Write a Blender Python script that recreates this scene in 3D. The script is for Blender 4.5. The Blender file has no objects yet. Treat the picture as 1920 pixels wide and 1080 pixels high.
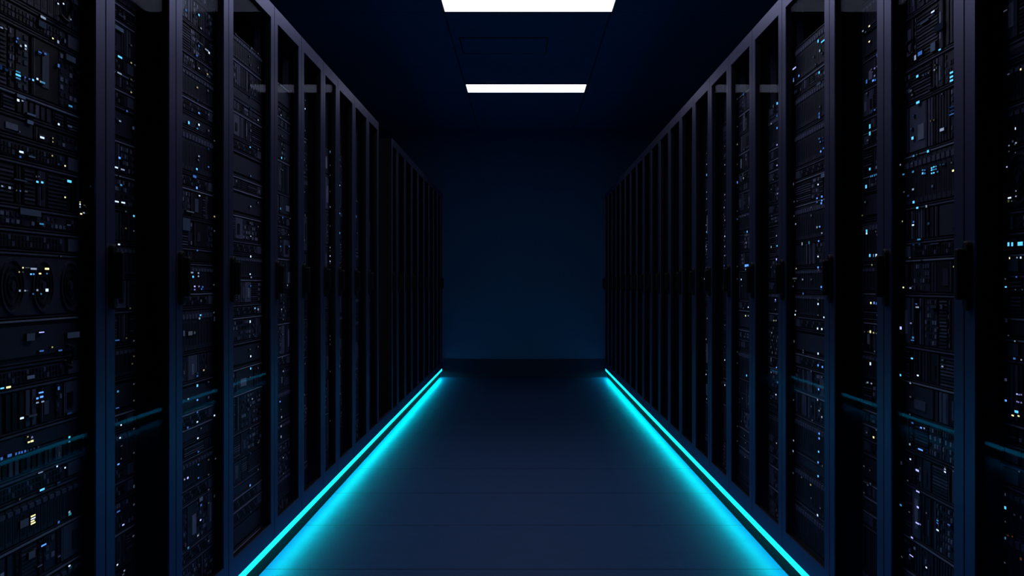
import bpy, math, random

# ------------------------------------------------------------------ frame of reference
F = 2250.0                     # focal length in pixels of the 1920 px wide frame
VX, VY = 982.0, 535.0          # vanishing point of the aisle
CZ = 1.069                     # camera height
A = 0.95                       # half width of the aisle (door faces)
YEND = 14.07                   # back wall
ZT = CZ + 1.12 * A             # cabinet top
ZWT = CZ + 1.062 * A           # top of the door glass
ZWB = CZ - 0.944 * A           # bottom of the door glass
ZB = CZ - 1.017 * A            # bottom of the doors
ZS1, ZS0 = CZ - 1.020 * A, CZ - 1.045 * A   # LED profile top / bottom
ZC = CZ + 1.93 * A             # ceiling
XP = 0.975                     # plinth face

scene = bpy.context.scene
C = scene.collection
R = random.Random(11)


# ------------------------------------------------------------------ materials
def new_mat(name):
    m = bpy.data.materials.new(name)
    m.use_nodes = True
    nt = m.node_tree
    nt.nodes.clear()
    out = nt.nodes.new('ShaderNodeOutputMaterial')
    return m, nt, out


def paint(name, col, rough=0.5, spec=0.4, var=0.15, scale=30.0, metal=0.0, bump=0.0, tint=None):
    """painted surface: base colour with a slight procedural mottling"""
    m, nt, out = new_mat(name)
    b = nt.nodes.new('ShaderNodeBsdfPrincipled')
    tc = nt.nodes.new('ShaderNodeTexCoord')
    n = nt.nodes.new('ShaderNodeTexNoise')
    n.inputs['Scale'].default_value = scale
    n.inputs['Detail'].default_value = 3.0
    nt.links.new(tc.outputs['Object'], n.inputs['Vector'])
    mix = nt.nodes.new('ShaderNodeMix')
    mix.data_type = 'RGBA'
    mix.inputs[6].default_value = [c * (1 - var) for c in col] + [1]
    mix.inputs[7].default_value = [c * (1 + var) for c in col] + [1]
    nt.links.new(n.outputs['Fac'], mix.inputs[0])
    nt.links.new(mix.outputs[2], b.inputs['Base Color'])
    b.inputs['Roughness'].default_value = rough
    b.inputs['Metallic'].default_value = metal
    if tint:
        b.inputs['Specular Tint'].default_value = list(tint) + [1]
    b.inputs['Specular IOR Level'].default_value = spec
    if bump:
        bp = nt.nodes.new('ShaderNodeBump')
        bp.inputs['Strength'].default_value = bump
        bp.inputs['Distance'].default_value = 0.002
        nt.links.new(n.outputs['Fac'], bp.inputs['Height'])
        nt.links.new(bp.outputs['Normal'], b.inputs['Normal'])
    nt.links.new(b.outputs[0], out.inputs[0])
    return m


def glow(name, col, k=1.0):
    m, nt, out = new_mat(name)
    e = nt.nodes.new('ShaderNodeEmission')
    e.inputs['Color'].default_value = list(col) + [1]
    e.inputs['Strength'].default_value = k
    nt.links.new(e.outputs[0], out.inputs[0])
    return m


def seam_mat(name, col, seams_x, seams_y, half, depth, rough, spec, var, scale, tint=(1, 1, 1)):
    """panelled surface with thin dark joints at the given object coordinates"""
    m, nt, out = new_mat(name)
    b = nt.nodes.new('ShaderNodeBsdfPrincipled')
    tc = nt.nodes.new('ShaderNodeTexCoord')
    sep = nt.nodes.new('ShaderNodeSeparateXYZ')
    nt.links.new(tc.outputs['Object'], sep.inputs[0])

    def dist(axis, c):
        s = nt.nodes.new('ShaderNodeMath'); s.operation = 'SUBTRACT'
        nt.links.new(sep.outputs[axis], s.inputs[0]); s.inputs[1].default_value = c
        a = nt.nodes.new('ShaderNodeMath'); a.operation = 'ABSOLUTE'
        nt.links.new(s.outputs[0], a.inputs[0])
        return a.outputs[0]
    cur = None
    for axis, cs in ((0, seams_x), (1, seams_y)):
        for c in cs:
            d = dist(axis, c)
            if cur is None:
                cur = d
            else:
                mn = nt.nodes.new('ShaderNodeMath'); mn.operation = 'MINIMUM'
                nt.links.new(cur, mn.inputs[0]); nt.links.new(d, mn.inputs[1])
                cur = mn.outputs[0]
    lt = nt.nodes.new('ShaderNodeMath'); lt.operation = 'LESS_THAN'
    nt.links.new(cur, lt.inputs[0]); lt.inputs[1].default_value = half
    n = nt.nodes.new('ShaderNodeTexNoise')
    n.inputs['Scale'].default_value = scale
    n.inputs['Detail'].default_value = 4.0
    nt.links.new(tc.outputs['Object'], n.inputs['Vector'])
    mix = nt.nodes.new('ShaderNodeMix'); mix.data_type = 'RGBA'
    mix.inputs[6].default_value = [c * (1 - var) for c in col] + [1]
    mix.inputs[7].default_value = [c * (1 + var) for c in col] + [1]
    nt.links.new(n.outputs['Fac'], mix.inputs[0])
    mx = nt.nodes.new('ShaderNodeMix'); mx.data_type = 'RGBA'
    mx.inputs[7].default_value = [c * depth for c in col] + [1]
    nt.links.new(lt.outputs[0], mx.inputs[0])
    nt.links.new(mix.outputs[2], mx.inputs[6])
    nt.links.new(mx.outputs[2], b.inputs['Base Color'])
    b.inputs['Roughness'].default_value = rough
    b.inputs['Specular IOR Level'].default_value = spec
    b.inputs['Specular Tint'].default_value = list(tint) + [1]
    nt.links.new(b.outputs[0], out.inputs[0])
    return m


def glass_mat():
    """coated door glass: mostly clear, reflecting more at a glancing angle"""
    m, nt, out = new_mat('door_glass')
    tr = nt.nodes.new('ShaderNodeBsdfTransparent')
    tr.inputs['Color'].default_value = (0.86, 0.88, 0.93, 1)
    gl = nt.nodes.new('ShaderNodeBsdfGlossy')
    gl.inputs['Roughness'].default_value = 0.02
    gl.inputs['Color'].default_value = (0.62, 0.70, 1.0, 1)
    lw = nt.nodes.new('ShaderNodeLayerWeight')
    lw.inputs['Blend'].default_value = 0.5
    pw = nt.nodes.new('ShaderNodeMath'); pw.operation = 'POWER'
    nt.links.new(lw.outputs['Facing'], pw.inputs[0]); pw.inputs[1].default_value = 5.0
    ma = nt.nodes.new('ShaderNodeMath'); ma.operation = 'MULTIPLY_ADD'
    nt.links.new(pw.outputs[0], ma.inputs[0])
    ma.inputs[1].default_value = 0.010; ma.inputs[2].default_value = 0.009
    mx = nt.nodes.new('ShaderNodeMixShader')
    nt.links.new(ma.outputs[0], mx.inputs[0])
    nt.links.new(tr.outputs[0], mx.inputs[1]); nt.links.new(gl.outputs[0], mx.inputs[2])
    nt.links.new(mx.outputs[0], out.inputs[0])
    return m


M = {}
M['frame'] = paint('door_paint', (0.125, 0.132, 0.29), 0.38, 0.3, 0.06, 18, 0.9, tint=(0.78, 0.80, 1.0))
M['carcass'] = paint('cabinet_black', (0.006, 0.006, 0.009), 0.6, 0.15, 0.2, 20)
M['plinth'] = paint('plinth_black', (0.0004, 0.0006, 0.0034), 0.7, 0.05, 0.2, 20)
M['handle'] = paint('handle_black', (0.004, 0.004, 0.006), 0.45, 0.2, 0.2, 40)
M['rail'] = paint('rail_metal', (0.10, 0.10, 0.13), 0.45, 0.5, 0.2, 60)
M['gear0'] = paint('gear_black', (0.018, 0.018, 0.027), 0.5, 0.3, 0.3, 60)
M['gear1'] = paint('gear_charcoal', (0.052, 0.052, 0.086), 0.5, 0.4, 0.3, 60)
M['gear2'] = paint('gear_slate', (0.16, 0.16, 0.25), 0.5, 0.4, 0.3, 60)
M['gear3'] = paint('gear_steel', (0.45, 0.45, 0.60), 0.4, 0.5, 0.25, 60)
M['cable'] = paint('cable_black', (0.012, 0.012, 0.016), 0.4, 0.4, 0.2, 40)
M['glass'] = glass_mat()
M['led_out'] = glow('led_diffuser_face', (0.015, 1.9, 2.6), 1.0)
M['led_added'] = glow('added_floor_emitter', (0.0, 1.0, 0.80), 48.0)  # unseen emitter added under the strip to brighten the floor glow
M['housing'] = paint('profile_aluminium', (0.05, 0.09, 0.13), 0.4, 0.4, 0.1, 40)
M['lamp'] = glow('ceiling_diffuser', (0.98, 0.98, 1.0), 1.2)
M['lamp_bright'] = glow('bright_ceiling_diffuser', (0.98, 0.98, 1.0), 2.0)
M['lampframe'] = paint('lamp_frame', (0.10, 0.13, 0.2), 0.5, 0.3, 0.1, 30)
M['floor'] = seam_mat('floor_tiles', (0.030, 0.072, 0.205), [],
                      [7.0 + 0.827 * (i - 9) for i in range(18)],
                      0.0045, 0.22, 0.45, 0.03, 0.12, 9, (0.5, 0.55, 1.0))
M['ceiling'] = seam_mat('ceiling_tiles', (0.04, 0.155, 0.34), [-0.535, 0.585],
                        [1.3, 4.65, 6.3, 8.06, 10.05, 11.44, 13.2], 0.006, 0.35, 0.8, 0.2, 0.08, 6)
M['wall'] = paint('wall_paint', (0.036, 0.160, 0.36), 0.7, 0.15, 0.05, 3)
M['sidewall'] = paint('side_wall_paint', (0.02, 0.04, 0.08), 0.8, 0.1, 0.1, 3)
M['baseboard'] = paint('baseboard_paint', (0.018, 0.036, 0.085), 0.7, 0.1, 0.1, 8)

COL = {'B': (0.10, 0.32, 1.0), 'W': (0.62, 0.76, 1.0), 'Y': (1.0, 0.88, 0.36), 'V': (0.42, 0.42, 1.0),
       'T': (0.06, 0.50, 0.62), 'D': (0.35, 0.55, 1.0), 'R': (1.0, 0.30, 0.12), 'C': (0.10, 0.55, 1.0)}
CNAME = {'B': 'blue', 'W': 'white', 'Y': 'yellow', 'V': 'violet', 'T': 'teal', 'D': 'dim blue', 'R': 'orange', 'C': 'bright blue'}
for k, c in COL.items():
    for lv, s in ((1, 0.085), (2, 0.50), (3, 1.8)):
        if k == 'D':
            s = {1: 0.015, 2: 0.035, 3: 0.09}[lv]  # panels, label plates among them, given a faint glow of their own
        M[k + str(lv)] = glow('%s_indicator_%d' % (CNAME[k].replace(' ', '_'), lv), c, s)


# ------------------------------------------------------------------ mesh builder
class MB:
    def __init__(self):
        self.v, self.f, self.m, self.mats = [], [], [], []

    def mi(self, mat):
        if mat not in self.mats:
            self.mats.append(mat)
        return self.mats.index(mat)

    def box(self, x0, x1, y0, y1, z0, z1, mat, faces=None):
        x0, x1 = min(x0, x1), max(x0, x1)
        y0, y1 = min(y0, y1), max(y0, y1)
        z0, z1 = min(z0, z1), max(z0, z1)
        b = len(self.v)
        self.v += [(x0, y0, z0), (x1, y0, z0), (x1, y1, z0), (x0, y1, z0),
                   (x0, y0, z1), (x1, y0, z1), (x1, y1, z1), (x0, y1, z1)]
        q = [(0, 3, 2, 1), (4, 5, 6, 7), (0, 1, 5, 4), (1, 2, 6, 5), (2, 3, 7, 6), (3, 0, 4, 7)]
        for i, t in enumerate(q):
            self.f.append(tuple(b + k for k in t))
            self.m.append(self.mi(faces.get(i, mat) if faces else mat))

    def prism(self, pts, x0, x1, mat):
        """outline pts in (y, z), extruded along x"""
        b, n = len(self.v), len(pts)
        self.v += [(x0, p[0], p[1]) for p in pts] + [(x1, p[0], p[1]) for p in pts]
        k = self.mi(mat)
        self.f.append(tuple(b + i for i in range(n))); self.m.append(k)
        self.f.append(tuple(b + n + i for i in reversed(range(n)))); self.m.append(k)
        for i in range(n):
            j = (i + 1) % n
            self.f.append((b + i, b + n + i, b + n + j, b + j)); self.m.append(k)

    def ring(self, y, z, r0, r1, x0, x1, mat, n=20):
        """annulus of radii r0 < r1 facing along x"""
        b = len(self.v)
        k = self.mi(mat)
        for i in range(n):
            a = 2 * math.pi * i / n
            c, s = math.cos(a), math.sin(a)
            self.v += [(x0, y + r0 * c, z + r0 * s), (x0, y + r1 * c, z + r1 * s),
                       (x1, y + r0 * c, z + r0 * s), (x1, y + r1 * c, z + r1 * s)]
        for i in range(n):
            p, q = b + 4 * i, b + 4 * ((i + 1) % n)
            for t in ((p + 2, p + 3, q + 3, q + 2), (p, q, q + 1, p + 1), (p + 1, q + 1, q + 3, p + 3), (p, p + 2, q + 2, q)):
                self.f.append(t); self.m.append(k)

    def tube(self, pts, r, mat, n=8):
        b = len(self.v)
        k = self.mi(mat)
        for i, p in enumerate(pts):
            a, c = pts[max(0, i - 1)], pts[min(len(pts) - 1, i + 1)]
            t = [c[j] - a[j] for j in range(3)]
            L = math.sqrt(sum(x * x for x in t)) or 1
            t = [x / L for x in t]
            up = (1, 0, 0) if abs(t[0]) < 0.9 else (0, 0, 1)
            u = (t[1] * up[2] - t[2] * up[1], t[2] * up[0] - t[0] * up[2], t[0] * up[1] - t[1] * up[0])
            L = math.sqrt(sum(x * x for x in u)); u = [x / L for x in u]
            w = (t[1] * u[2] - t[2] * u[1], t[2] * u[0] - t[0] * u[2], t[0] * u[1] - t[1] * u[0])
            for j in range(n):
                an = 2 * math.pi * j / n
                self.v.append(tuple(p[q] + r * (math.cos(an) * u[q] + math.sin(an) * w[q]) for q in range(3)))
        for i in range(len(pts) - 1):
            for j in range(n):
                p, q = b + i * n + j, b + i * n + (j + 1) % n
                self.f.append((p, q, q + n, p + n)); self.m.append(k)
        self.f.append(tuple(b + j for j in reversed(range(n)))); self.m.append(k)
        self.f.append(tuple(b + (len(pts) - 1) * n + j for j in range(n))); self.m.append(k)

    def build(self, name, parent=None, base=(0, 0, 0), smooth=False, bevel=0.0):
        """base: world position of the parent, so that vertices may be given in world space"""
        me = bpy.data.meshes.new(name)
        me.from_pydata([(a - base[0], b - base[1], c - base[2]) for a, b, c in self.v], [], self.f)
        for m in self.mats:
            me.materials.append(M[m])
        me.polygons.foreach_set('material_index', self.m)
        if smooth:
            me.polygons.foreach_set('use_smooth', [True] * len(me.polygons))
        me.update()
        import bmesh
        bm = bmesh.new(); bm.from_mesh(me)
        bmesh.ops.recalc_face_normals(bm, faces=bm.faces)
        bm.to_mesh(me); bm.free()
        o = bpy.data.objects.new(name, me)
        C.objects.link(o)
        if parent:
            o.parent = parent
        if bevel:
            md = o.modifiers.new('edge', 'BEVEL')
            md.width = bevel; md.segments = 2; md.limit_method = 'ANGLE'
        return o


def tag(o, label=None, cat=None, group=None, kind=None):
    if label: o['label'] = label
    if cat: o['category'] = cat
    if group: o['group'] = group
    if kind: o['kind'] = kind
    return o


def empty(name, loc, label, cat, group=None):
    o = bpy.data.objects.new(name, None)
    o.empty_display_size = 0.1
    C.objects.link(o)
    o.location = loc
    return tag(o, label, cat, group)


def slab(name, x0, x1, y0, y1, z0, z1, mat):
    b = MB(); b.box(x0, x1, y0, y1, z0, z1, mat)
    return tag(b.build(name), kind='structure')


ORD = ['zeroth', 'first', 'second', 'third', 'fourth', 'fifth', 'sixth', 'seventh', 'eighth', 'ninth', 'tenth', 'eleventh',
       'twelfth', 'thirteenth', 'fourteenth', 'fifteenth', 'sixteenth', 'seventeenth', 'eighteenth', 'nineteenth', 'twentieth',
       'twenty-first', 'twenty-second', 'twenty-third', 'twenty-fourth', 'twenty-fifth', 'twenty-sixth', 'twenty-seventh',
       'twenty-eighth', 'twenty-ninth', 'thirtieth']

# ------------------------------------------------------------------ the room
XW = 2.25
YB = -1.6
slab('floor', -XW, XW, YB, YEND, -0.1, 0.0, 'floor')
slab('ceiling', -XW, XW, YB, YEND, ZC, ZC + 0.1, 'ceiling')
slab('wall_back', -XW - 0.1, XW + 0.1, YEND, YEND + 0.12, -0.1, ZC + 0.1, 'wall')
slab('wall_left', -XW - 0.1, -XW, YB, YEND, -0.1, ZC + 0.1, 'sidewall')
slab('wall_right', XW, XW + 0.1, YB, YEND, -0.1, ZC + 0.1, 'sidewall')
slab('wall_front', -XW - 0.1, XW + 0.1, YB - 0.1, YB, -0.1, ZC + 0.1, 'sidewall')
slab('baseboard_back', -A - 0.02, A + 0.02, YEND - 0.015, YEND, 0.0, 0.205, 'baseboard')


# ceiling lights
def ceiling_light(x0, x1, y0, y1, label, face='lamp'):
    r = empty('ceiling_light', ((x0 + x1) / 2, (y0 + y1) / 2, ZC), label, 'ceiling light', 'ceiling light panels')
    base = r.location
    b = MB(); t = 0.012
    b.box(x0 - t, x0, y0 - t, y1 + t, ZC - 0.006, ZC, 'lampframe')
    b.box(x1, x1 + t, y0 - t, y1 + t, ZC - 0.006, ZC, 'lampframe')
    b.box(x0, x1, y0 - t, y0, ZC - 0.006, ZC, 'lampframe')
    b.box(x0, x1, y1, y1 + t, ZC - 0.006, ZC, 'lampframe')
    b.build('frame', r, base)
    d = MB(); d.box(x0, x1, y0, y1, ZC - 0.008, ZC, face)
    d.build('diffuser', r, base)


HC = ZC - 0.008 - CZ


def cy(py):
    return F * HC / (VY - py)


ceiling_light(-0.526, 0.587, 2.4, cy(22), 'large white ceiling light panel cut by the top edge, nearer of the two')
ceiling_light(-0.526, 0.570, cy(159), cy(173.3), 'thin white ceiling light panel seen whole, farther of the two', 'lamp_bright')

# ceiling hatch
hy0, hy1 = F * (ZC - CZ) / (VY - 70), F * (ZC - CZ) / (VY - 100)
hx0, hx1 = -0.505 * A, 0.19 * A
h = empty('ceiling_hatch', ((hx0 + hx1) / 2, (hy0 + hy1) / 2, ZC),
          'dark rectangular access hatch in the ceiling between the two light panels', 'hatch')
b = MB()
b.box(hx0 + 0.012, hx1 - 0.012, hy0 + 0.02, hy1 - 0.02, ZC - 0.004, ZC, 'ceiling'); b.build('panel', h, h.location)
b = MB()
for q in ((hx0, hx1, hy0, hy0 + 0.014), (hx0, hx1, hy1 - 0.014, hy1), (hx0, hx0 + 0.008, hy0, hy1), (hx1 - 0.008, hx1, hy0, hy1)):
    b.box(q[0], q[1], q[2], q[3], ZC - 0.004, ZC, 'carcass')
b.build('frame', h, h.location)

# ------------------------------------------------------------------ cabinets
# joints between neighbouring doors, as 1 / (pixels from the vanishing point)
KL1 = [0.00090, 0.001276, 0.001534, 0.001808, 0.00214, 0.0024, 0.00266, 0.00287, 0.003145, 0.003425, 0.00368]
KL2 = [0.00405, 0.00424, 0.00451, 0.00478, 0.00506, 0.00536, 0.00565, 0.00593, 0.0062, 0.00645, 0.006575]
KR = [0.00088, 0.001211, 0.001481, 0.001745, 0.002066, 0.002336] + [0.002336 + 0.000267 * i for i in range(1, 17)]
KR[-1] = 0.006575


def ky(k):
    return F * A * k


# depth of the equipment fronts behind the door faces, in units of A
DL = [0.046, 0.112, 0.046, 0.046, 0.048, 0.077, 0.046, 0.070, 0.060, 0.06]
DR = [0.079, 0.046, 0.105, 0.046, 0.070, 0.046, 0.070, 0.066]
# top of the equipment in each cabinet (the photo shows dark space above it further down the rows)
TL = [2.06, 2.06, 2.05, 1.96, 1.88, 1.85, 1.75, 1.75, 1.6, 1.5]
TR = [2.06, 2.06, 2.05, 1.93, 1.85, 1.93, 1.80, 1.8]

# lights, and some label plates made to glow like them, read off the photo: (px, py, width px, height px, colour); size 0 = a round dot
LED = {}
LED['L0'] = """81 30 11 5 W2,80 46 16 13 D2,3 52 6 3 W2,11 54 6 3 W1,31 78 3 4 B2,39 86 4 4 W2,48 86 4 4 W3,48 92 4 4 W2,33 72 4 4 B2
75 98 7 3 B2,85 101 5 4 B2,74 101 6 2 B1,34 135 10 3 C2,34 141 11 4 C3,34 147 10 3 C2,47 145 3 3 B2,55 148 3 3 B2,62 150 4 4 C3,70 148 4 4 W3,76 153 3 4 W2,81 155 8 4 C2
2 126 4 10 B1,12 131 6 5 B1,40 181 18 7 D3,34 188 5 5 W3,42 189 4 3 W2,59 215 18 4 D3,57 223 13 8 D3,79 258 9 4 W3,99 259 2 3 Y2,99 266 2 3 Y2,37 247 3 3 W1
99 72 3 3 Y3,109 82 4 6 W2,110 123 4 7 B2,110 233 4 4 W3,133 110 20 12 D2,132 199 8 4 C2,131 237 9 4 D3,109 7 3 3 W3,119 7 3 3 W3,132 36 4 3 W2,122 77 3 8 D3
40 285 9 4 W3,38 294 4 4 B2,60 294 14 3 D3,98 292 3 3 Y2,110 308 4 4 B1,122 311 3 3 Y3,68 331 3 3 W1,73 331 3 3 W1,70 341 5 4 C3,79 342 5 4 C3,39 338 28 3 D2
130 340 9 5 C3,4 349 4 3 W2,18 352 5 5 W2,31 357 3 3 W1,38 358 3 3 B2,49 359 6 3 W1,122 370 3 3 Y3,150 379 3 3 Y2,150 383 3 3 W3,150 388 3 3 W2,158 385 4 2 Y1,162 388 3 3 W1,152 401 4 3 Y3,157 399 4 3 W2,162 400 3 2 W1
58 393 44 13 D2,78 420 9 3 C2,129 422 8 2 D3,114 476 2 3 W1,43 502 3 3 Y3,51 502 10 2 W1,63 504 13 4 W2,88 504 9 4 Y3,36 510 3 3 Y2,43 510 4 2 W1,58 514 4 3 C3,63 514 3 3 B3,75 513 5 3 Y3,88 513 3 3 C2
37 545 4 4 W2,47 545 4 3 W2,51 545 3 2 W1,70 544 4 4 W2,88 544 6 6 W3,62 551 3 3 B2,77 551 3 3 C2,58 632 17 15 D2,78 623 11 2 V3,138 628 26 12 D2,78 658 9 3 B2,98 651 3 3 Y2,113 657 8 3 B2
58 707 16 7 D3,4 728 8 3 C3,16 726 10 4 Y3,77 736 10 3 B3,70 747 5 4 B3,78 744 7 4 B3,70 755 6 3 W2,80 753 6 3 W2,110 728 4 7 B2,41 784 8 4 W3,62 779 18 4 D2,130 775 9 4 B1
52 819 3 3 Y2,60 820 4 4 V2,54 829 5 3 Y3,60 827 6 4 Y3,3 860 5 6 B2,18 854 9 6 B2,30 851 4 5 B2,36 849 4 5 B2,41 848 4 5 B2,47 846 4 5 B2,52 845 3 4 B1,58 843 3 4 B1,64 841 3 4 B1,72 838 3 4 B1
130 822 4 4 T3,130 828 4 3 T2,122 877 3 3 W3,107 873 3 3 W3,76 883 10 2 W2,79 918 10 4 C3,37 938 3 4 W1,110 905 6 3 B1,46 981 18 16 D2,62 967 10 3 Y3,62 972 10 3 W3,61 977 8 3 Y3,62 981 10 3 Y3
110 979 4 5 B2,130 960 4 4 W2,131 964 6 5 T2,82 1022 11 3 B3,60 1040 14 15 D2,111 1043 6 3 V1,130 1061 4 3 W3,132 1064 6 5 T1,75 1061 10 2 D3,4 1078 8 8 D3"""
LED['L1'] = """224 54 18 8 D3,228 30 12 3 D2,225 107 9 4 C3,224 137 9 3 W2,238 204 3 4 B2,225 227 5 3 W2,220 223 6 2 D2,246 85 3 3 W1,246 115 3 3 Y2,253 119 3 3 W1,246 145 3 3 Y1,246 173 3 3 Y2,250 240 4 6 D3
224 296 6 4 B3,218 314 7 3 W3,230 318 8 3 W2,225 329 3 3 W1,227 347 5 4 C2,219 378 8 3 W3,231 380 8 3 W3,251 405 3 4 C3,251 433 3 3 W1,223 458 6 3 W3,222 507 4 3 W3,228 507 7 4 W3,228 514 3 3 W2
220 638 9 2 B2,221 734 4 4 C2,220 765 7 2 B2,227 797 3 3 W3,225 821 3 3 W3,228 836 6 2 W1,227 860 3 3 W1,222 871 5 3 B3,222 959 7 3 B2,231 984 6 3 V3,250 1005 5 4 W1,220 1059 3 3 W3,233 1070 3 3 W2,231 1077 5 3 W1
244 578 3 3 Y1,237 634 3 3 Y1,251 639 3 3 W1,251 668 3 3 Y1,248 682 3 3 Y1,251 720 3 3 W1,251 751 3 3 W1,251 804 3 3 W1,251 849 3 3 W1,251 912 3 6 W1,251 946 3 4 W1,236 395 3 3 W1,236 428 4 3 Y1"""
LED['L2'] = """373 28 5 4 C3,349 19 4 4 B2,377 53 5 3 W2,377 82 8 2 W1,388 94 8 3 W2,392 99 5 4 W3,373 86 5 4 B2,369 106 3 4 B2,373 128 5 3 W2,389 139 3 3 Y2,370 164 3 3 Y2,390 170 4 4 W1,371 188 5 3 B1,373 212 6 3 B3,354 230 6 6 C3
373 234 4 4 W3,370 241 5 3 C2,391 215 3 3 W1,391 245 3 4 W1,402 263 3 3 W1,373 293 3 3 W2,372 300 3 3 W1,391 279 3 4 B1,369 317 4 4 C3,365 328 7 5 B2,391 313 3 3 B2,369 355 5 5 B3,374 367 5 2 W3,350 418 16 26 D2
357 397 16 2 W1,402 406 3 3 Y2,402 433 3 3 W1,370 468 4 3 B2,350 511 3 3 W2,357 511 12 3 W2,372 512 6 3 W2,362 519 4 4 C3,372 518 3 3 W2,350 538 3 2 V2,365 537 5 3 V3,373 537 3 3 V2,380 538 3 3 B2,401 534 3 3 W1
352 544 3 3 Y3,365 543 4 3 V2,378 542 3 3 B2,376 591 6 3 C3,374 597 3 4 W2,377 564 4 5 D3,345 625 6 11 D3,357 625 9 8 W1,365 624 6 5 W1,401 586 3 3 W1,402 598 4 9 D2,370 700 4 3 B1,370 705 3 3 B2,382 694 3 3 Y2
370 723 5 5 C3,353 748 3 3 W2,370 750 5 3 B3,370 773 4 3 B2,402 779 3 3 W3,370 791 3 3 W3,352 803 4 4 B2,377 803 4 3 W1,391 716 4 3 V1,391 745 4 5 V1,371 822 4 3 W3,372 847 5 3 B2,372 871 5 3 B2
372 896 4 3 B2,352 896 4 4 V3,346 899 3 3 W2,391 862 3 3 W1,391 890 3 3 W1,391 918 3 3 W1,391 943 3 3 W1,404 860 3 3 W1,377 931 7 8 D3,402 930 4 6 D2,377 947 4 4 B2,376 975 3 3 V3,371 1004 4 3 W2,353 1027 4 4 C2,391 1014 3 3 W1"""
LED['L3'] = """469 276 0 0 C3,470 387 0 0 W2,469 418 0 0 W1,470 443 0 0 W2,470 478 5 4 W3,469 514 0 0 W3,471 520 0 0 W2,470 536 0 0 B2,478 578 4 3 C3,469 603 5 5 W3,470 668 5 4 W3,470 691 5 4 C3,469 707 0 0 W1,473 748 0 0 W2,469 910 4 4 B3
471 54 5 6 D3,473 79 4 3 W1,468 106 0 0 W1,470 122 5 4 D3,484 127 0 0 W1,470 160 5 6 D3,484 95 0 0 W1,470 182 4 4 B1,470 204 4 4 B1,484 225 0 0 W2,484 277 0 0 W1,470 245 0 0 W1,484 380 0 0 W1,484 425 0 0 W1
470 330 0 0 B2,484 580 4 4 W2,470 760 0 0 W1,470 800 0 0 W1,484 830 0 0 W1,470 850 0 0 B1,484 880 0 0 W1,470 960 0 0 B1,442 30 0 0 W1,442 60 0 0 W1,478 630 0 0 B1,469 655 0 0 W1,484 650 0 0 W1,484 690 0 0 W1"""
LED['L4'] = """527 115 4 5 D3,528 119 3 3 W1,526 153 0 0 W1,527 217 0 0 W2,527 234 0 0 W1,529 255 0 0 W1,532 279 0 0 W1,528 296 5 4 C3,527 317 0 0 W1,530 319 0 0 W1,526 391 4 4 C2,530 408 5 3 B2,544 408 0 0 W1,526 445 0 0 Y1,526 462 4 3 C2,542 462 0 0 B2
541 440 0 0 W1,527 500 0 0 W1,531 517 0 0 W1,539 535 0 0 W2,528 580 0 0 W2,531 599 0 0 W1,530 627 0 0 W1,529 670 0 0 W1,531 696 0 0 W2,525 753 4 3 B3,527 768 0 0 W1,528 782 3 4 W2,527 799 3 4 W2,527 819 3 5 W2,531 858 0 0 W2,531 889 0 0 W1"""
LED['L5'] = """572 204 0 0 W3,572 401 3 4 W1,572 150 0 0 W1,572 245 0 0 W1,571 300 0 0 W1,571 360 0 0 W1,571 450 0 0 W1,572 682 0 0 W1,571 740 0 0 W1"""
LED['L6'] = """619 221 4 5 C2,620 240 0 0 W1,620 252 0 0 W2,619 310 0 0 W1,619 330 0 0 W1,619 359 0 0 W1,619 388 0 0 W2,619 424 0 0 W1,619 464 0 0 W2,619 470 0 0 W1,619 480 0 0 W3,619 490 0 0 W3,619 494 0 0 W1,619 630 0 0 W1,619 637 0 0 W1,620 696 0 0 W1,619 789 0 0 W1,620 645 0 0 W1"""
LED['L7'] = """637 244 0 0 W2,637 276 0 0 W1,638 300 0 0 W1,637 347 0 0 W3,637 388 0 0 W1,637 400 0 0 C3,637 437 4 4 C3,637 458 0 0 B1,637 493 0 0 W1,637 687 0 0 W2,637 719 0 0 C2,638 738 0 0 W1"""
LED['L8'] = """668 312 0 0 B1,668 374 0 0 W1,668 406 3 5 B2,670 437 0 0 W1,668 467 4 4 B1"""
LED['R0'] = """1891 139 5 3 W1,1914 130 3 4 Y3,1904 241 2 5 W3,1899 265 3 4 W1,1905 268 4 3 W2,1885 20 8 3 W1,1892 273 0 0 W2,1903 271 0 0 W1,1892 284 0 0 W1,1904 286 0 0 W1,1888 313 0 0 V3,1905 358 2 3 W2,1905 368 3 3 W2,1893 371 7 3 W3,1891 377 4 5 Y1,1897 377 3 3 W1
1891 458 4 8 C3,1898 458 4 8 C3,1913 457 11 8 C3,1893 484 2 4 Y3,1907 483 3 3 W2,1914 483 3 4 W3,1906 519 3 3 B2,1885 523 3 3 W1,1886 538 4 3 C3,1904 543 0 0 W1,1917 543 0 0 W1,1887 594 5 8 D1,1891 629 0 0 W1,1903 635 0 0 W2
1902 674 5 4 B2,1915 675 3 3 W2,1886 712 5 6 D3,1907 739 3 3 V3,1911 740 3 3 V2,1915 740 3 3 V2,1886 751 4 4 B3,1907 753 3 3 V2,1910 754 3 3 V2,1915 755 3 3 V2,1906 772 8 5 C3,1899 779 5 3 Y3,1910 780 4 3 Y3
1911 882 3 3 W1,1885 927 2 6 W1,1885 952 4 6 T3,1885 978 0 0 W1,1890 1004 5 2 R1,1885 1009 3 5 T2,1898 1006 3 3 R1,1914 1048 4 6 R1,1884 1055 3 3 W1,1902 965 4 4 D2,1914 970 3 6 D2"""
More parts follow.
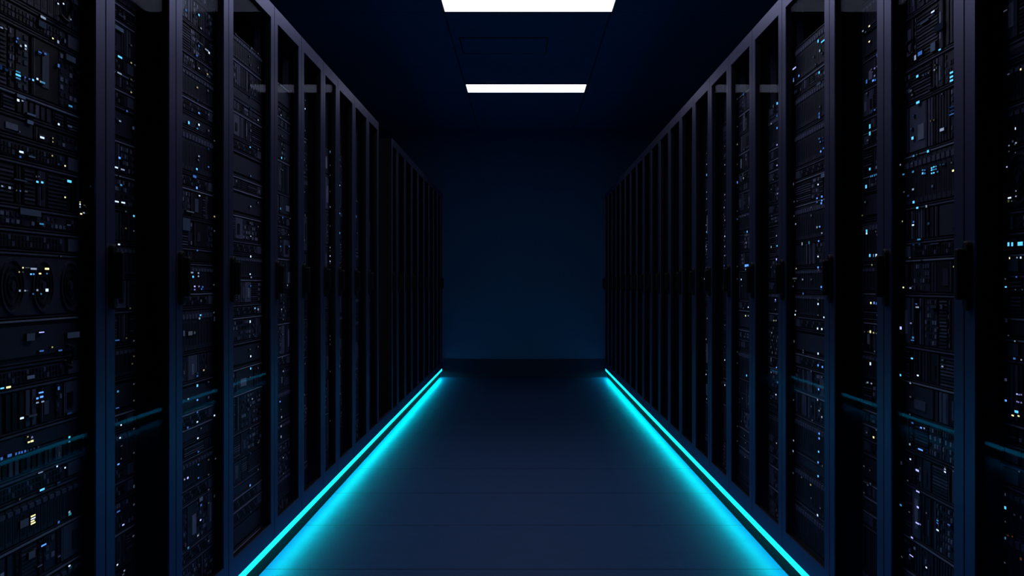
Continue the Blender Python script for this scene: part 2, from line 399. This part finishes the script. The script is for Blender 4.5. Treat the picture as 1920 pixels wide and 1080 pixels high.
LED['R1'] = """1749 22 7 3 W3,1733 41 18 2 D3,1760 51 18 14 D1,1725 100 9 8 B2,1716 108 4 10 W2,1762 95 5 3 C3,1749 88 10 18 D3,1720 143 6 5 C3,1731 141 3 3 W1,1736 139 3 3 B1,1741 137 3 3 W1,1753 122 2 3 Y1,1756 128 2 3 W1,1752 131 3 3 W2
1784 136 7 4 C3,1784 144 7 4 C3,1784 151 7 4 C3,1721 192 7 5 C3,1786 200 12 3 B1,1786 207 12 3 B1,1785 214 12 2 B2,1708 170 4 4 W1,1710 178 4 3 W1,1766 176 3 3 D3,1745 227 2 4 Y1,1751 225 3 3 Y1,1712 217 4 3 B1,1766 243 9 6 W2,1711 259 5 6 C3,1708 242 6 4 B1,1746 165 14 3 D1
1740 283 4 5 C3,1713 292 4 4 C2,1719 289 3 3 W1,1688 309 3 3 W2,1694 327 5 3 C2,1712 322 4 4 C2,1710 307 3 3 D3,1730 319 3 3 C2,1734 319 3 3 B2,1730 325 3 4 C3,1734 325 3 4 B2,1747 315 3 3 C3,1751 313 3 3 C3,1755 312 3 3 C2,1747 319 3 3 C3,1751 318 3 3 C2,1755 317 3 3 C2
1747 325 3 3 C3,1751 324 3 3 C3,1758 322 3 3 C2,1763 309 3 3 C1,1769 308 5 3 C1,1787 320 4 4 Y3,1784 305 3 3 W1,1790 303 3 3 W1,1748 349 4 5 D3,1712 355 4 4 W2,1695 360 3 3 W1,1703 367 6 4 B1,1713 379 4 5 C3,1720 389 6 4 C3,1737 385 3 5 W2
1713 416 3 4 B2,1712 422 5 3 W3,1741 419 4 5 C1,1723 449 7 3 C2,1713 459 4 3 B1,1724 458 4 3 B1,1752 457 18 2 D2,1788 500 2 3 Y2,1790 511 2 3 Y2,1706 483 5 2 W1,1725 487 6 2 D2,1692 415 2 3 Y2,1694 539 3 3 Y3,1707 540 4 3 W2
1720 576 7 3 W2,1718 570 4 2 B2,1689 615 5 6 V3,1708 606 4 3 V2,1712 633 4 4 C2,1711 638 7 2 B2,1710 672 6 3 C3,1687 703 4 4 C3,1721 704 4 3 W3,1767 687 4 3 W2,1767 675 6 2 D3,1707 715 3 3 W2,1707 744 4 3 W1,1711 793 5 3 B2,1727 802 4 3 B3,1733 803 3 3 W2,1706 778 3 3 W1
1765 575 4 9 D2,1750 575 12 6 D1,1756 615 8 3 D1,1706 833 3 4 W2,1726 843 10 3 B3,1707 861 3 3 W3,1720 882 7 4 V3,1690 868 6 7 D2,1721 918 7 3 V3,1689 947 6 4 C2,1721 951 6 4 V3,1772 875 3 3 W1,1772 880 4 3 W2,1772 885 4 3 W3,1788 876 6 2 D3,1788 883 6 3 D3
1720 981 7 3 V3,1725 983 4 3 V2,1758 976 4 3 C2,1758 981 4 3 B2,1758 994 5 3 W3,1779 984 6 3 B2,1710 1010 5 3 V3,1715 1028 4 6 D3,1709 1042 8 2 V3,1737 1064 3 3 W3,1702 901 3 3 W1,1705 960 3 3 W1,1737 962 3 3 W1,1691 1044 3 3 W1"""
LED['R2'] = """1630 49 3 3 Y3,1630 78 3 3 Y3,1618 59 3 3 W2,1623 59 3 3 W1,1645 97 3 8 B2,1634 130 3 3 W1,1640 128 4 3 V2,1645 124 3 3 V2,1636 135 3 3 V1,1640 142 3 3 V2,1637 151 4 4 B3,1641 150 3 4 B2,1625 153 3 8 B2,1631 237 3 9 T3,1631 245 3 8 T3
1635 208 3 3 B1,1640 206 4 3 B2,1625 175 3 3 W1,1627 263 4 3 W1,1631 317 3 5 C3,1643 314 3 6 W1,1633 329 2 4 C2,1636 328 2 4 C2,1640 327 2 4 C2,1643 326 2 3 C2,1624 350 4 7 C3,1625 434 4 8 T3,1625 438 3 3 W3,1642 434 2 3 W1,1645 434 2 3 W1,1645 440 3 3 W1
1631 479 3 6 C3,1638 479 2 6 C2,1643 479 3 6 W3,1645 493 3 4 W2,1635 494 2 3 Y2,1617 404 3 3 Y1,1622 379 3 3 W1,1633 568 3 4 Y3,1639 568 2 5 B3,1643 569 2 5 B2,1632 622 3 5 Y3,1628 622 2 3 Y1,1638 624 3 3 Y2,1643 625 3 3 W1,1621 622 2 3 W1
1632 682 3 6 W3,1627 717 3 3 W2,1634 719 3 3 W2,1625 718 3 3 W1,1638 820 3 4 Y3,1625 811 3 3 W1,1620 924 2 3 W1,1620 874 3 3 W1,1627 907 3 3 W1,1632 907 3 3 W1,1631 882 2 3 W1,1643 804 3 3 W1,1640 660 3 3 W1,1645 591 3 3 W1"""
LED['R3'] = """1543 77 8 3 C3,1534 77 3 6 C3,1537 95 4 5 W2,1525 107 3 3 W1,1529 121 3 3 W1,1536 136 6 5 C3,1536 213 4 5 B2,1536 220 5 6 B2,1536 260 5 3 B2,1543 258 5 3 B1,1538 266 5 3 B2,1543 264 4 3 B1,1498 142 4 4 B3,1487 130 7 3 V3,1488 150 5 8 B2,1488 152 3 3 W2
1541 100 4 4 D3,1535 157 8 5 D3,1537 200 4 4 D3,1492 172 7 7 D1,1539 284 6 4 B3,1544 278 3 3 B2,1543 329 8 8 D3,1534 346 3 3 W3,1532 373 3 3 B3,1541 369 4 4 B3,1532 379 4 3 B2,1541 376 3 3 B3,1540 381 4 4 B3,1545 374 3 3 W1
1488 345 4 5 W1,1521 389 3 3 W1,1489 405 3 3 W1,1521 404 3 4 W1,1489 378 3 3 W1,1495 377 5 2 W1,1492 420 3 3 W2,1532 426 3 4 W2,1537 425 4 3 B3,1541 437 4 3 W2,1547 438 3 3 W3,1504 453 3 6 W2,1517 454 3 6 T2,1535 452 5 3 B3,1534 481 3 3 W3
1534 498 4 4 B3,1542 498 3 3 B2,1546 498 3 3 B2,1535 506 3 3 W1,1493 501 2 3 Y2,1490 522 9 3 W1,1490 527 5 2 W1,1505 524 5 3 W2,1521 524 3 3 W1,1540 538 5 4 B3,1487 537 3 3 W1,1506 547 6 4 B2,1540 543 4 3 B1
1534 570 4 4 W3,1534 562 3 3 W1,1492 583 6 3 W2,1491 591 3 3 W3,1534 591 3 3 W1,1545 595 3 3 W3,1533 616 3 4 W3,1541 617 4 4 W3,1506 657 5 3 W1,1506 661 5 3 W1,1534 663 4 4 W3,1547 667 3 4 W2,1489 640 5 5 W1,1534 685 4 4 B3,1542 688 4 4 B3
1521 694 3 3 W1,1541 707 3 3 W1,1535 730 6 4 B3,1533 746 4 4 W2,1521 762 3 3 W1,1536 770 4 3 W2,1541 782 4 4 W2,1488 750 3 3 W1,1523 788 3 3 W1,1536 813 4 4 B3,1536 822 4 4 B3,1535 847 5 4 C3,1534 867 4 4 B3,1542 875 3 3 W1,1534 893 4 4 C3
1520 909 3 3 Y2,1521 934 3 3 W1,1538 953 3 3 W1,1533 966 4 4 W3,1488 826 3 3 W2,1487 842 4 4 W2,1503 895 3 3 W1,1486 886 3 3 W1"""
LED['R4'] = """1457 157 4 5 C3,1458 194 4 4 B3,1457 217 4 4 B2,1457 240 4 4 B3,1457 273 0 0 V3,1457 310 0 0 V3,1458 363 0 0 W2,1450 337 0 0 W1,1446 355 0 0 W1,1456 442 0 0 W2,1457 461 0 0 C3,1456 484 5 4 V3,1446 463 3 4 W2,1446 501 0 0 W1,1454 562 0 0 V3,1454 565 0 0 B2
1454 580 0 0 W1,1451 601 3 3 Y2,1455 601 0 0 W2,1447 624 0 0 W2,1448 638 0 0 W1,1446 650 0 0 W1,1448 661 3 5 W1,1446 674 3 8 W1,1456 689 0 0 B3,1446 698 4 3 V2,1455 740 0 0 W3,1458 717 0 0 B2,1446 747 0 0 B1,1456 831 0 0 W2,1447 405 0 0 W1,1450 150 3 6 W1,1446 232 0 0 W2"""
LED['R5'] = """1380 343 4 4 B3,1383 343 3 4 B2,1393 328 3 6 W1,1394 334 3 4 W2,1379 273 0 0 W2,1395 280 4 4 D3,1379 310 0 0 W1,1379 397 0 0 W1,1379 412 0 0 B2,1401 434 6 4 C3,1396 436 0 0 B1,1399 455 0 0 W2,1400 498 8 5 B3,1398 506 0 0 W2,1379 500 0 0 W1,1390 524 4 3 W3,1391 536 0 0 W1
1379 523 0 0 W1,1403 576 0 0 W3,1394 578 0 0 W1,1398 592 5 3 Y3,1403 592 0 0 W2,1380 659 0 0 W1,1400 704 4 4 C3,1380 680 0 0 W1,1392 747 4 3 W1,1380 796 0 0 W1,1390 790 0 0 W1,1396 817 0 0 W1,1398 830 0 0 W1,1397 857 0 0 W1,1380 825 0 0 W1,1394 155 4 5 B2,1395 170 4 5 D3
1380 185 0 0 W1,1379 240 0 0 W1,1396 215 4 6 D3,1403 389 0 0 W1,1397 404 0 0 W1"""
LED['R6'] = """1359 274 0 0 W1,1359 294 0 0 W1,1359 309 0 0 W2,1359 326 0 0 W1,1359 365 0 0 W2,1358 389 4 3 W2,1359 406 0 0 W1,1359 413 0 0 W2,1359 443 0 0 W3,1358 451 0 0 W1,1359 462 4 3 W2,1359 477 0 0 W2,1358 498 0 0 B2,1358 523 0 0 W2,1358 527 0 0 W2,1358 537 0 0 W2,1358 545 0 0 V3,1359 610 0 0 W1,1359 650 0 0 B1,1359 675 0 0 W3,1359 722 0 0 W3"""
LED['R7'] = """1325 279 0 0 W1,1325 308 0 0 W2,1325 330 3 4 C3,1325 360 0 0 W2,1325 373 0 0 W2,1324 394 0 0 W1,1324 422 0 0 W2,1325 435 4 3 C3,1324 447 0 0 W1,1324 462 0 0 W2,1325 468 0 0 W2,1325 472 0 0 W1,1324 502 0 0 W1,1324 513 0 0 W1,1324 530 0 0 W1,1326 597 0 0 W2,1324 636 0 0 W2,1324 658 0 0 W1,1324 702 0 0 W3,1325 748 0 0 W2,1296 524 0 0 W2"""


def leds_of(key):
    out = []
    for line in LED.get(key, '').split('\n'):
        for it in line.split(','):
            if it.strip():
                a, b_, c, d, e = it.split()
                out.append((float(a), float(b_), float(c), float(d), e))
    return out


def stadium(yc, zc, w, hh, n=8):
    r = w / 2
    pts = []
    for i in range(n + 1):
        a = math.pi * i / n
        pts.append((yc + r * math.cos(a), zc + hh / 2 - r + r * math.sin(a)))
    for i in range(n + 1):
        a = math.pi + math.pi * i / n
        pts.append((yc + r * math.cos(a), zc - hh / 2 + r + r * math.sin(a)))
    return pts


ST = 0.058       # width of the door stiles
GAP = 0.0035     # half the joint between doors
HZ = CZ + 0.02   # handle height


def cabinet(s, y0, y1, label, group, rails, xg):
    """s = -1 left row, +1 right row; xg = distance of the equipment fronts from the aisle centre"""
    ym = (y0 + y1) / 2
    r = empty('server_cabinet', (s * A, ym, 0), label, 'server cabinet', group)
    base = r.location
    X0, X1 = A + 0.026, 1.95
    for yy in ((y0 + 0.002, y0 + 0.010), (y1 - 0.010, y1 - 0.002)):
        b = MB(); b.box(s * X0, s * X1, yy[0], yy[1], 0.09, ZT - 0.004, 'carcass'); b.build('side_panel', r, base)
    b = MB(); b.box(s * X0, s * X1, y0 + 0.010, y1 - 0.010, ZT - 0.024, ZT - 0.004, 'carcass'); b.build('top_panel', r, base)
    b = MB(); b.box(s * (X1 - 0.02), s * X1, y0 + 0.010, y1 - 0.010, 0.11, ZT - 0.024, 'carcass'); b.build('back_panel', r, base)
    b = MB(); b.box(s * X0, s * (X1 - 0.02), y0 + 0.010, y1 - 0.010, 0.09, 0.11, 'carcass'); b.build('bottom_panel', r, base)
    b = MB(); b.box(s * XP, s * 1.93, y0 + 0.0005, y1 - 0.0005, 0.0, 0.09, 'plinth'); b.build('plinth', r, base)
    if rails:
        for yy in (y0 + 0.012, y1 - 0.027):
            b = MB()
            b.box(s * (xg + 0.006), s * (xg + 0.03), yy, yy + 0.015, 0.112, ZT - 0.026, 'gear1')
            z = 0.15
            while z < ZT - 0.06:
                b.box(s * (xg + 0.0045), s * (xg + 0.006), yy + 0.003, yy + 0.012, z, z + 0.008, 'rail')
                z += 0.0445
            b.build('mounting_rail', r, base)
    # door: frame ring, glass, handle
    d = MB()
    xa, xb = s * A, s * (A + 0.004)
    xc = s * (A + 0.024)
    a, c = y0 + GAP, y1 - GAP
    st = min(ST, (y1 - y0) * 0.16)
    d.box(xa, xb, a, a + st, ZB, ZT, 'frame')
    d.box(xa, xb, c - st, c, ZB, ZT, 'frame')
    d.box(xa, xb, a + st, c - st, ZWT, ZT, 'frame')
    d.box(xa, xb, a + st, c - st, ZB, ZWB, 'frame')
    k = 0.004                                              # black inner frame behind the painted face
    d.box(xb, xc, a + k, a + st - k, ZB + k, ZT - k, 'carcass')
    d.box(xb, xc, c - st + k, c - k, ZB + k, ZT - k, 'carcass')
    d.box(xb, xc, a + st - k, c - st + k, ZWT + k, ZT - k, 'carcass')
    d.box(xb, xc, a + st - k, c - st + k, ZB + k, ZWB - k, 'carcass')
    door = d.build('door', r, base)
    g = MB()
    zc = (ZWT + ZWB) / 2; hh = (ZWT - ZWB) / 2 - 0.0005
    b0 = len(g.v)
    xs = A + 0.012
    for zz in (-hh, hh):
        for xx in (xs - 0.002, xs + 0.002):
            for yy in (a + st + 0.0005, c - st - 0.0005):
                g.v.append((s * xx, yy, zc + zz))
    for t in ((0, 1, 3, 2), (4, 6, 7, 5), (0, 4, 5, 1), (2, 3, 7, 6), (0, 2, 6, 4), (1, 5, 7, 3)):
        g.f.append(tuple(b0 + k for k in t)); g.m.append(g.mi('glass'))
    tag(g.build('glass_pane', door, base), label='clear glass pane')
    hd = MB()
    hy = a + st * 0.5 if s < 0 else c - st * 0.5
    w = min(0.030, st * 0.6)
    hd.prism(stadium(hy, HZ, w, 0.15), s * (A + 0.001), s * (A - 0.012), 'handle')
    hd.prism(stadium(hy, HZ + 0.004, w * 0.6, 0.11), s * (A - 0.012), s * (A - 0.030), 'handle')
    tag(hd.build('door_handle', door, base, bevel=0.003), label='black swing handle')
    return r


KIND = {
    'rack_server': ('black server', 'server', 'servers in the cabinets'),
    'disk_shelf': ('black disk shelf with upright bays', 'disk shelf', 'disk shelves in the cabinets'),
    'network_switch': ('slim black port switch', 'network switch', 'network switches in the cabinets'),
    'fan_tray': ('black fan unit with round grilles', 'fan unit', 'fan units in the cabinets'),
    'blanking_panel': ('plain black cover panel', 'cover panel', 'cover panels in the cabinets'),
}


def unit(kind, s, xg, y0, y1, z0, z1, leds, label, detail, rnd):
    """one piece of equipment; leds = [(y, z, dy, dz, colour)]"""
    deep = xg + (0.55 if kind != 'blanking_panel' else 0.02)
    ym = (y0 + y1) / 2
    _, cat, grp = KIND[kind]
    r = empty(kind, (s * xg, ym, z0), label, cat, grp)
    base = r.location
    ear = 0.0165
    hgt = z1 - z0

    def bx(mb, u0, u1, v0, v1, d0, d1, mat):
        """u along the front (0..1 between the ears), v height 0..1, d = metres proud of the front"""
        W0, W1 = y0 + ear, y1 - ear
        mb.box(s * (xg - d0), s * (xg - d1), W0 + u0 * (W1 - W0), W0 + u1 * (W1 - W0), z0 + v0 * hgt, z0 + v1 * hgt, mat)
    b = MB()
    b.box(s * (xg + 0.006), s * deep, y0 + ear, y1 - ear, z0, z1, 'gear0'); b.build('chassis', r, base)
    for (ya, yb) in ((y0, y0 + ear), (y1 - ear, y1)):
        b = MB()
        b.box(s * (xg - 0.001), s * (xg + 0.003), ya, yb, z0, z1, 'gear1')
        for v in (0.2, 0.8):
            zc = z0 + v * hgt
            b.box(s * (xg - 0.003), s * (xg - 0.001), ya + 0.005, yb - 0.005, zc - 0.003, zc + 0.003, 'rail')
        b.build('rack_ear', r, base)
    p = MB()
    p.box(s * (xg + 0.002), s * (xg + 0.006), y0 + ear, y1 - ear, z0, z1, 'gear0')
    e = 0.0022 / hgt
    bx(p, 0, 1, 1 - 1.6 * e, 1, 0.003, -0.002, rnd.choice(['gear2', 'gear1', 'gear3']))
    bx(p, 0, 1, 0, 1.2 * e, 0.002, -0.002, 'gear1')
    lo, hi = 3 * e, 1 - 3.5 * e
    caddies = []
    if kind == 'rack_server':
        cuts = sorted([0.0, 1.0] + [rnd.uniform(0.08, 0.92) for _ in range(rnd.randint(5, 9))])
        for u0, u1 in zip(cuts, cuts[1:]):
            if u1 - u0 < 0.025:
                continue
            u0 += 0.006; u1 -= 0.006
            t = rnd.random()
            if t < 0.28:                                   # upright slots
                n = max(2, int((u1 - u0) / 0.035))
                for i in range(n):
                    q = (u1 - u0) / n
                    bx(p, u0 + i * q, u0 + (i + 0.62) * q, lo, hi, 0.002, -0.002, rnd.choice(['gear1', 'gear1', 'gear0', 'gear2']))
            elif t < 0.5:                                  # louvred vents
                n = max(3, int(hgt / 0.009))
                bx(p, u0, u1, lo, hi, 0.000, -0.002, 'gear0')
                for i in range(n):
                    q = (hi - lo) / n
                    bx(p, u0 + 0.006, u1 - 0.006, lo + i * q, lo + (i + 0.45) * q, 0.002, -0.001, rnd.choice(['gear1', 'gear1', 'gear2']))
            elif t < 0.78:                                 # flat module with a smaller one on it
                bx(p, u0, u1, lo, hi, 0.002, -0.002, rnd.choice(['gear1', 'gear0', 'gear1', 'gear2']))
                a0 = u0 + (u1 - u0) * rnd.uniform(0.1, 0.5); a1 = a0 + (u1 - u0) * rnd.uniform(0.2, 0.45)
                bx(p, a0, min(a1, u1 - 0.004), lo + 0.2 * (hi - lo), lo + rnd.uniform(0.5, 0.85) * (hi - lo), 0.004, 0.001,
                   rnd.choice(['gear0', 'gear1', 'gear2', 'gear3']))
                bx(p, u0 + 0.01, u0 + 0.016, lo, hi, 0.003, 0.001, 'gear2')
            else:                                          # small sockets
                bx(p, u0, u1, lo, hi, 0.000, -0.002, 'gear1')
                nx = max(2, int((u1 - u0) / 0.03)); nz = max(2, int(hgt / 0.018))
                for i in range(nx):
                    for j in range(nz):
                        if rnd.random() < 0.8:
                            qa, qb = (u1 - u0) / nx, (hi - lo) / nz
                            bx(p, u0 + (i + 0.15) * qa, u0 + (i + 0.75) * qa, lo + (j + 0.2) * qb, lo + (j + 0.75) * qb, 0.002, -0.001,
                               rnd.choice(['gear0', 'gear2', 'gear1', 'gear3']))
    elif kind == 'disk_shelf':
        n = max(6, int((y1 - y0) / 0.034))
        for i in range(n):
            u0, u1 = (i + 0.06) / n, (i + 0.94) / n
            tgt = MB() if detail else p
            bx(tgt, u0, u1, lo, hi, 0.003, -0.002, 'gear1')
            bx(tgt, u0 + 0.2 / n, u1 - 0.2 / n, lo + 0.12 * (hi - lo), lo + 0.7 * (hi - lo), 0.0035, 0.003, 'gear0')
            bx(tgt, u0 + 0.1 / n, u1 - 0.1 / n, lo + 0.80 * (hi - lo), lo + 0.92 * (hi - lo), 0.006, 0.003, 'gear2')
            if detail:
                caddies.append(tgt)
    elif kind == 'network_switch':
        bx(p, 0.02, 0.86, lo, hi, 0.001, -0.002, 'gear1')
        n = max(8, int((y1 - y0) / 0.022))
        for i in range(n):
            for j in (0, 1):
                u0 = 0.04 + 0.80 * i / n
                bx(p, u0, u0 + 0.55 / n, lo + (0.10 + 0.46 * j) * (hi - lo), lo + (0.42 + 0.46 * j) * (hi - lo), 0.003, 0.001,
                   'gear0' if (i + j) % 5 else 'gear2')
        bx(p, 0.88, 0.98, lo, hi, 0.003, -0.002, 'gear2')
    elif kind == 'fan_tray':
        bx(p, 0.0, 1.0, lo, hi, 0.001, -0.002, 'gear1')
        rad = min(0.42 * hgt, 0.06)
        n = max(2, int((y1 - y0 - 2 * ear) / (2.4 * rad)))
        for i in range(n):
            yc = y0 + ear + (i + 0.5) / n * (y1 - y0 - 2 * ear)
            zc = (z0 + z1) / 2
            for k in (1.0, 0.72, 0.44):
                p.ring(yc, zc, rad * (k - 0.10), rad * k, s * (xg - 0.001), s * (xg - 0.005), 'gear1' if k > 0.9 else 'gear0')
            p.ring(yc, zc, 0.001, rad * 0.18, s * (xg - 0.001), s * (xg - 0.006), 'gear1', 12)
    else:
        bx(p, 0.03, 0.97, 0.15, 0.85, 0.001, -0.002, 'gear1')
    p.build('front_panel', r, base)
    for c in caddies:
        c.build('drive_caddy', r, base)
    for (yy, zz, dy, dz, col) in leds:
        l = MB()
        is_patch = col[0] == 'D' or (dy > 0.02 and dz > 0.012)
        l.box(s * (xg - 0.0072), s * (xg - 0.001), yy - dy / 2, yy + dy / 2, zz - dz / 2, zz + dz / 2, 'gear0', {3 if s < 0 else 5: col})
        o = l.build('patch' if is_patch else 'indicator_light', r, base)
        o['label'] = ('%s glowing display' if is_patch else '%s glowing light') % CNAME[col[0]]
    return r


def fill(s, key, y0, y1, xg, ztop, where, coarse, detail, seed):
    """stacks equipment in a cabinet and hands every light of the photo to the unit it sits on"""
    rnd = random.Random(seed)
    g0, g1 = y0 + 0.0125, y1 - 0.0125
    pts = []
    for (px, py, w, hh, col) in leds_of(key):
        u = abs(px - VX)
        Y = F * (xg - 0.007) / u
        z = CZ - (py - VY) * Y / F
        dot = w == 0
        if dot:
            w = hh = 2.6
        dy, dz = w * Y / u * 0.88, hh * Y / F * 0.90
        if dot or w <= 6:
            dy = min(dy, 0.016)
        dy, dz = max(dy, 0.002), min(max(dz, 0.002), 0.036)
        Y = min(max(Y, g0 + 0.001 + dy / 2), g1 - 0.001 - dy / 2)
        pts.append([Y, z, dy, dz, col])
    U = 0.04445
    z = 0.114
    rows = []
    kinds = ['rack_server'] * 10 + ['disk_shelf'] * 4 + ['network_switch'] * 4 + (['fan_tray'] if key in ('L0', 'R0') else []) + ['blanking_panel'] * 2
    if coarse:
        kinds = ['rack_server'] * 4 + ['disk_shelf']
    while z < ztop - 0.05:
        k = rnd.choice(kinds)
        n = {'rack_server': rnd.choice([1, 2, 2, 2, 3]), 'disk_shelf': rnd.choice([2, 2, 3]), 'network_switch': 1, 'fan_tray': 3,
             'blanking_panel': rnd.choice([1, 2])}[k]
        if coarse:
            n = rnd.choice([3, 4, 4])
        top = z + n * U
        if top > ZT - 0.03:
            break
        rows.append([k, z, top - 0.003, []])
        z = top
    for q in pts:
        q[1] = min(max(q[1], rows[0][1] + q[3] / 2), rows[-1][2] - q[3] / 2)
        best = min(rows, key=lambda r_: abs((r_[1] + r_[2]) / 2 - q[1]))
        for r_ in rows:
            if r_[1] <= q[1] <= r_[2] + 0.003:
                best = r_
        q[1] = min(max(q[1], best[1] + 0.001 + q[3] / 2), best[2] - 0.001 - q[3] / 2)
        best[3].append(tuple(q))
    up = [r_ for r_ in rows if (r_[1] + r_[2]) / 2 >= HZ]
    dn = [r_ for r_ in rows if (r_[1] + r_[2]) / 2 < HZ][::-1]
    for seq, word in ((up, 'above'), (dn, 'below')):
        for i, (k, a, c, ls) in enumerate(seq):
            cols = [CNAME[q[4][0]] for q in ls if q[4][0] != 'D']
            lit = max(set(cols), key=cols.count).split()[-1] + '-lit ' if cols else 'unlit '
            lab = '%s%s, %s unit %s handle height in %s' % (lit, KIND[k][0], ORD[i + 1], word, where)
            unit(k, s, xg, g0, g1, a, c, ls, lab, detail and k == 'disk_shelf', rnd)


def row(s, ks, side, depths, tops, first, section=''):
    for i, (k0, k1) in enumerate(zip(ks, ks[1:])):
        y0, y1 = ky(k0), ky(k1)
        n = i + first
        pos = '%s from the near end' % ORD[n]
        if section:
            lab = 'dark glass-door server cabinet in the %s row, %s beyond the gap' % (side, ORD[i + 1])
        else:
            lab = 'dark glass-door server cabinet in the %s row, %s' % (side, pos)
        lit = i < len(depths) and not section
        if lit:
            lab = lab.replace('dark glass-door server cabinet', 'glass-door server cabinet with glowing equipment')
        xg = A + (depths[i] * A if lit else 0.06)
        cabinet(s, y0, y1, lab, 'server cabinets of the %s row' % side, True, xg)
        if lit:
            key = side[0].upper() + str(i)
            fill(s, key, y0, y1, xg, tops[i], '%s %s cabinet' % (ORD[n], side), i >= (5 if s < 0 else 6), i == (0 if s < 0 else 1), 100 + i + (50 if s > 0 else 0))


row(-1, KL1, 'left', DL, TL, 1)
row(-1, KL2, 'left', [], [], 11, 'far')
row(1, KR, 'right', DR, TR, 1)

for s_, side_, k_ in ((-1, 'left', KL1[0]), (1, 'right', KR[0])):
    cabinet(s_, ky(0.00064), ky(k_), 'glass-door server cabinet beside the viewer where the %s row begins' % side_,
            'server cabinets of the %s row' % side_, True, A + 0.06)

# plinth bridging the gap in the left row
gy0, gy1 = ky(0.00368), ky(0.00405)
gp = empty('gap_panel', (-A, (gy0 + gy1) / 2, 0), 'low panel at the foot of the gap in the left cabinet row', 'panel')
b = MB(); b.box(-XP, -1.93, gy0, gy1, 0, 0.09, 'plinth'); b.build('plinth', gp, gp.location)
b = MB(); b.box(-A, -A - 0.02, gy0, gy1, ZB, ZWB, 'frame'); b.build('kick_plate', gp, gp.location, bevel=0.002)

# ------------------------------------------------------------------ LED profiles along the foot of each row
for s, side, k0 in ((-1, 'left', KL1[0]), (1, 'right', KR[0])):
    ya, yb = ky(0.00064), YEND - 0.12
    r = empty('led_light_strip', (s * A, (ya + yb) / 2, ZS0),
              'glowing cyan LED strip along the foot of the %s cabinet row' % side, 'LED strip', 'cyan LED strips above the floor')
    base = r.location
    b = MB()
    b.box(s * (A + 0.001), s * (XP - 0.0005), ya, yb, ZS1 - 0.002, ZS1, 'housing')
    b.box(s * (XP - 0.004), s * (XP - 0.0005), ya, yb, ZS0 - 0.002, ZS1 - 0.002, 'housing')
    b.build('housing', r, base)
    b = MB()
    b.box(s * A, s * (A + 0.004), ya, yb, ZS0, ZS1, 'led_out')
    b.build('diffuser', r, base)
    b = MB()
    b.box(s * (A + 0.0045), s * (XP - 0.0045), ya, yb, ZS0 + 0.001, ZS1 - 0.003, 'housing', {0: 'led_added'})  # underside emits out of view, added for the floor glow
    tag(b.build('floor_glow_emitter', r, base), label='added unseen cyan light facing the floor')


# ------------------------------------------------------------------ loose cables hanging in front of the equipment
def loop_cable(s, px, py, rpx, xg, turns, label):
    u = abs(px - VX)
    Y = F * (xg - 0.014) / u
    z = CZ - (py - VY) * Y / F
    rz = rpx * Y / F
    ryy = rz * 1.05
    pts = []
    n = 40
    for i in range(n + 1):
        a = math.pi * (0.6 - turns * i / n)
        pts.append((s * (xg - 0.012 - 0.003 * math.sin(3 * a)), Y + ryy * math.cos(a), z + rz * math.sin(a)))
    b = MB(); b.tube(pts, 0.0045, 'cable', 8)
    tag(b.build('patch_cable', smooth=True), label, 'cable', 'black cables looped over the equipment')


loop_cable(-1, 124, 14, 26, A * 1.046, 1.35, 'thick black cable looped at the top of the first left cabinet')
loop_cable(-1, 132, 668, 20, A * 1.046, 1.5, 'thick black cable curled below handle height in the first left cabinet')
loop_cable(1, 1704, 92, 15, A * 1.046, 1.4, 'black cable loop high up in the second right cabinet')

# ------------------------------------------------------------------ camera, world, view
cd = bpy.data.cameras.new('camera')
cd.sensor_fit = 'HORIZONTAL'
cd.sensor_width = 36.0
cd.lens = F / 1920 * 36.0
cd.shift_x = -(VX - 960) / 1920
cd.shift_y = (VY - 540) / 1920
cd.clip_start = 0.05
cam = bpy.data.objects.new('camera', cd)
cam.location = (0, 0, CZ)
cam.rotation_euler = (math.pi / 2, 0, 0)
C.objects.link(cam)
scene.camera = cam

w = bpy.data.worlds.new('world')
w.use_nodes = True
w.node_tree.nodes['Background'].inputs[0].default_value = (0.002, 0.004, 0.01, 1)
w.node_tree.nodes['Background'].inputs[1].default_value = 1.0
scene.world = w

scene.view_settings.view_transform = 'Standard'
scene.view_settings.look = 'None'
scene.view_settings.exposure = 0.0
scene.view_settings.gamma = 1.0
scene.view_settings.use_curve_mapping = False
scene.cycles.use_denoising = True
scene.cycles.max_bounces = 12
scene.cycles.diffuse_bounces = 5
scene.cycles.transparent_max_bounces = 24
scene.cycles.sample_clamp_indirect = 4.0
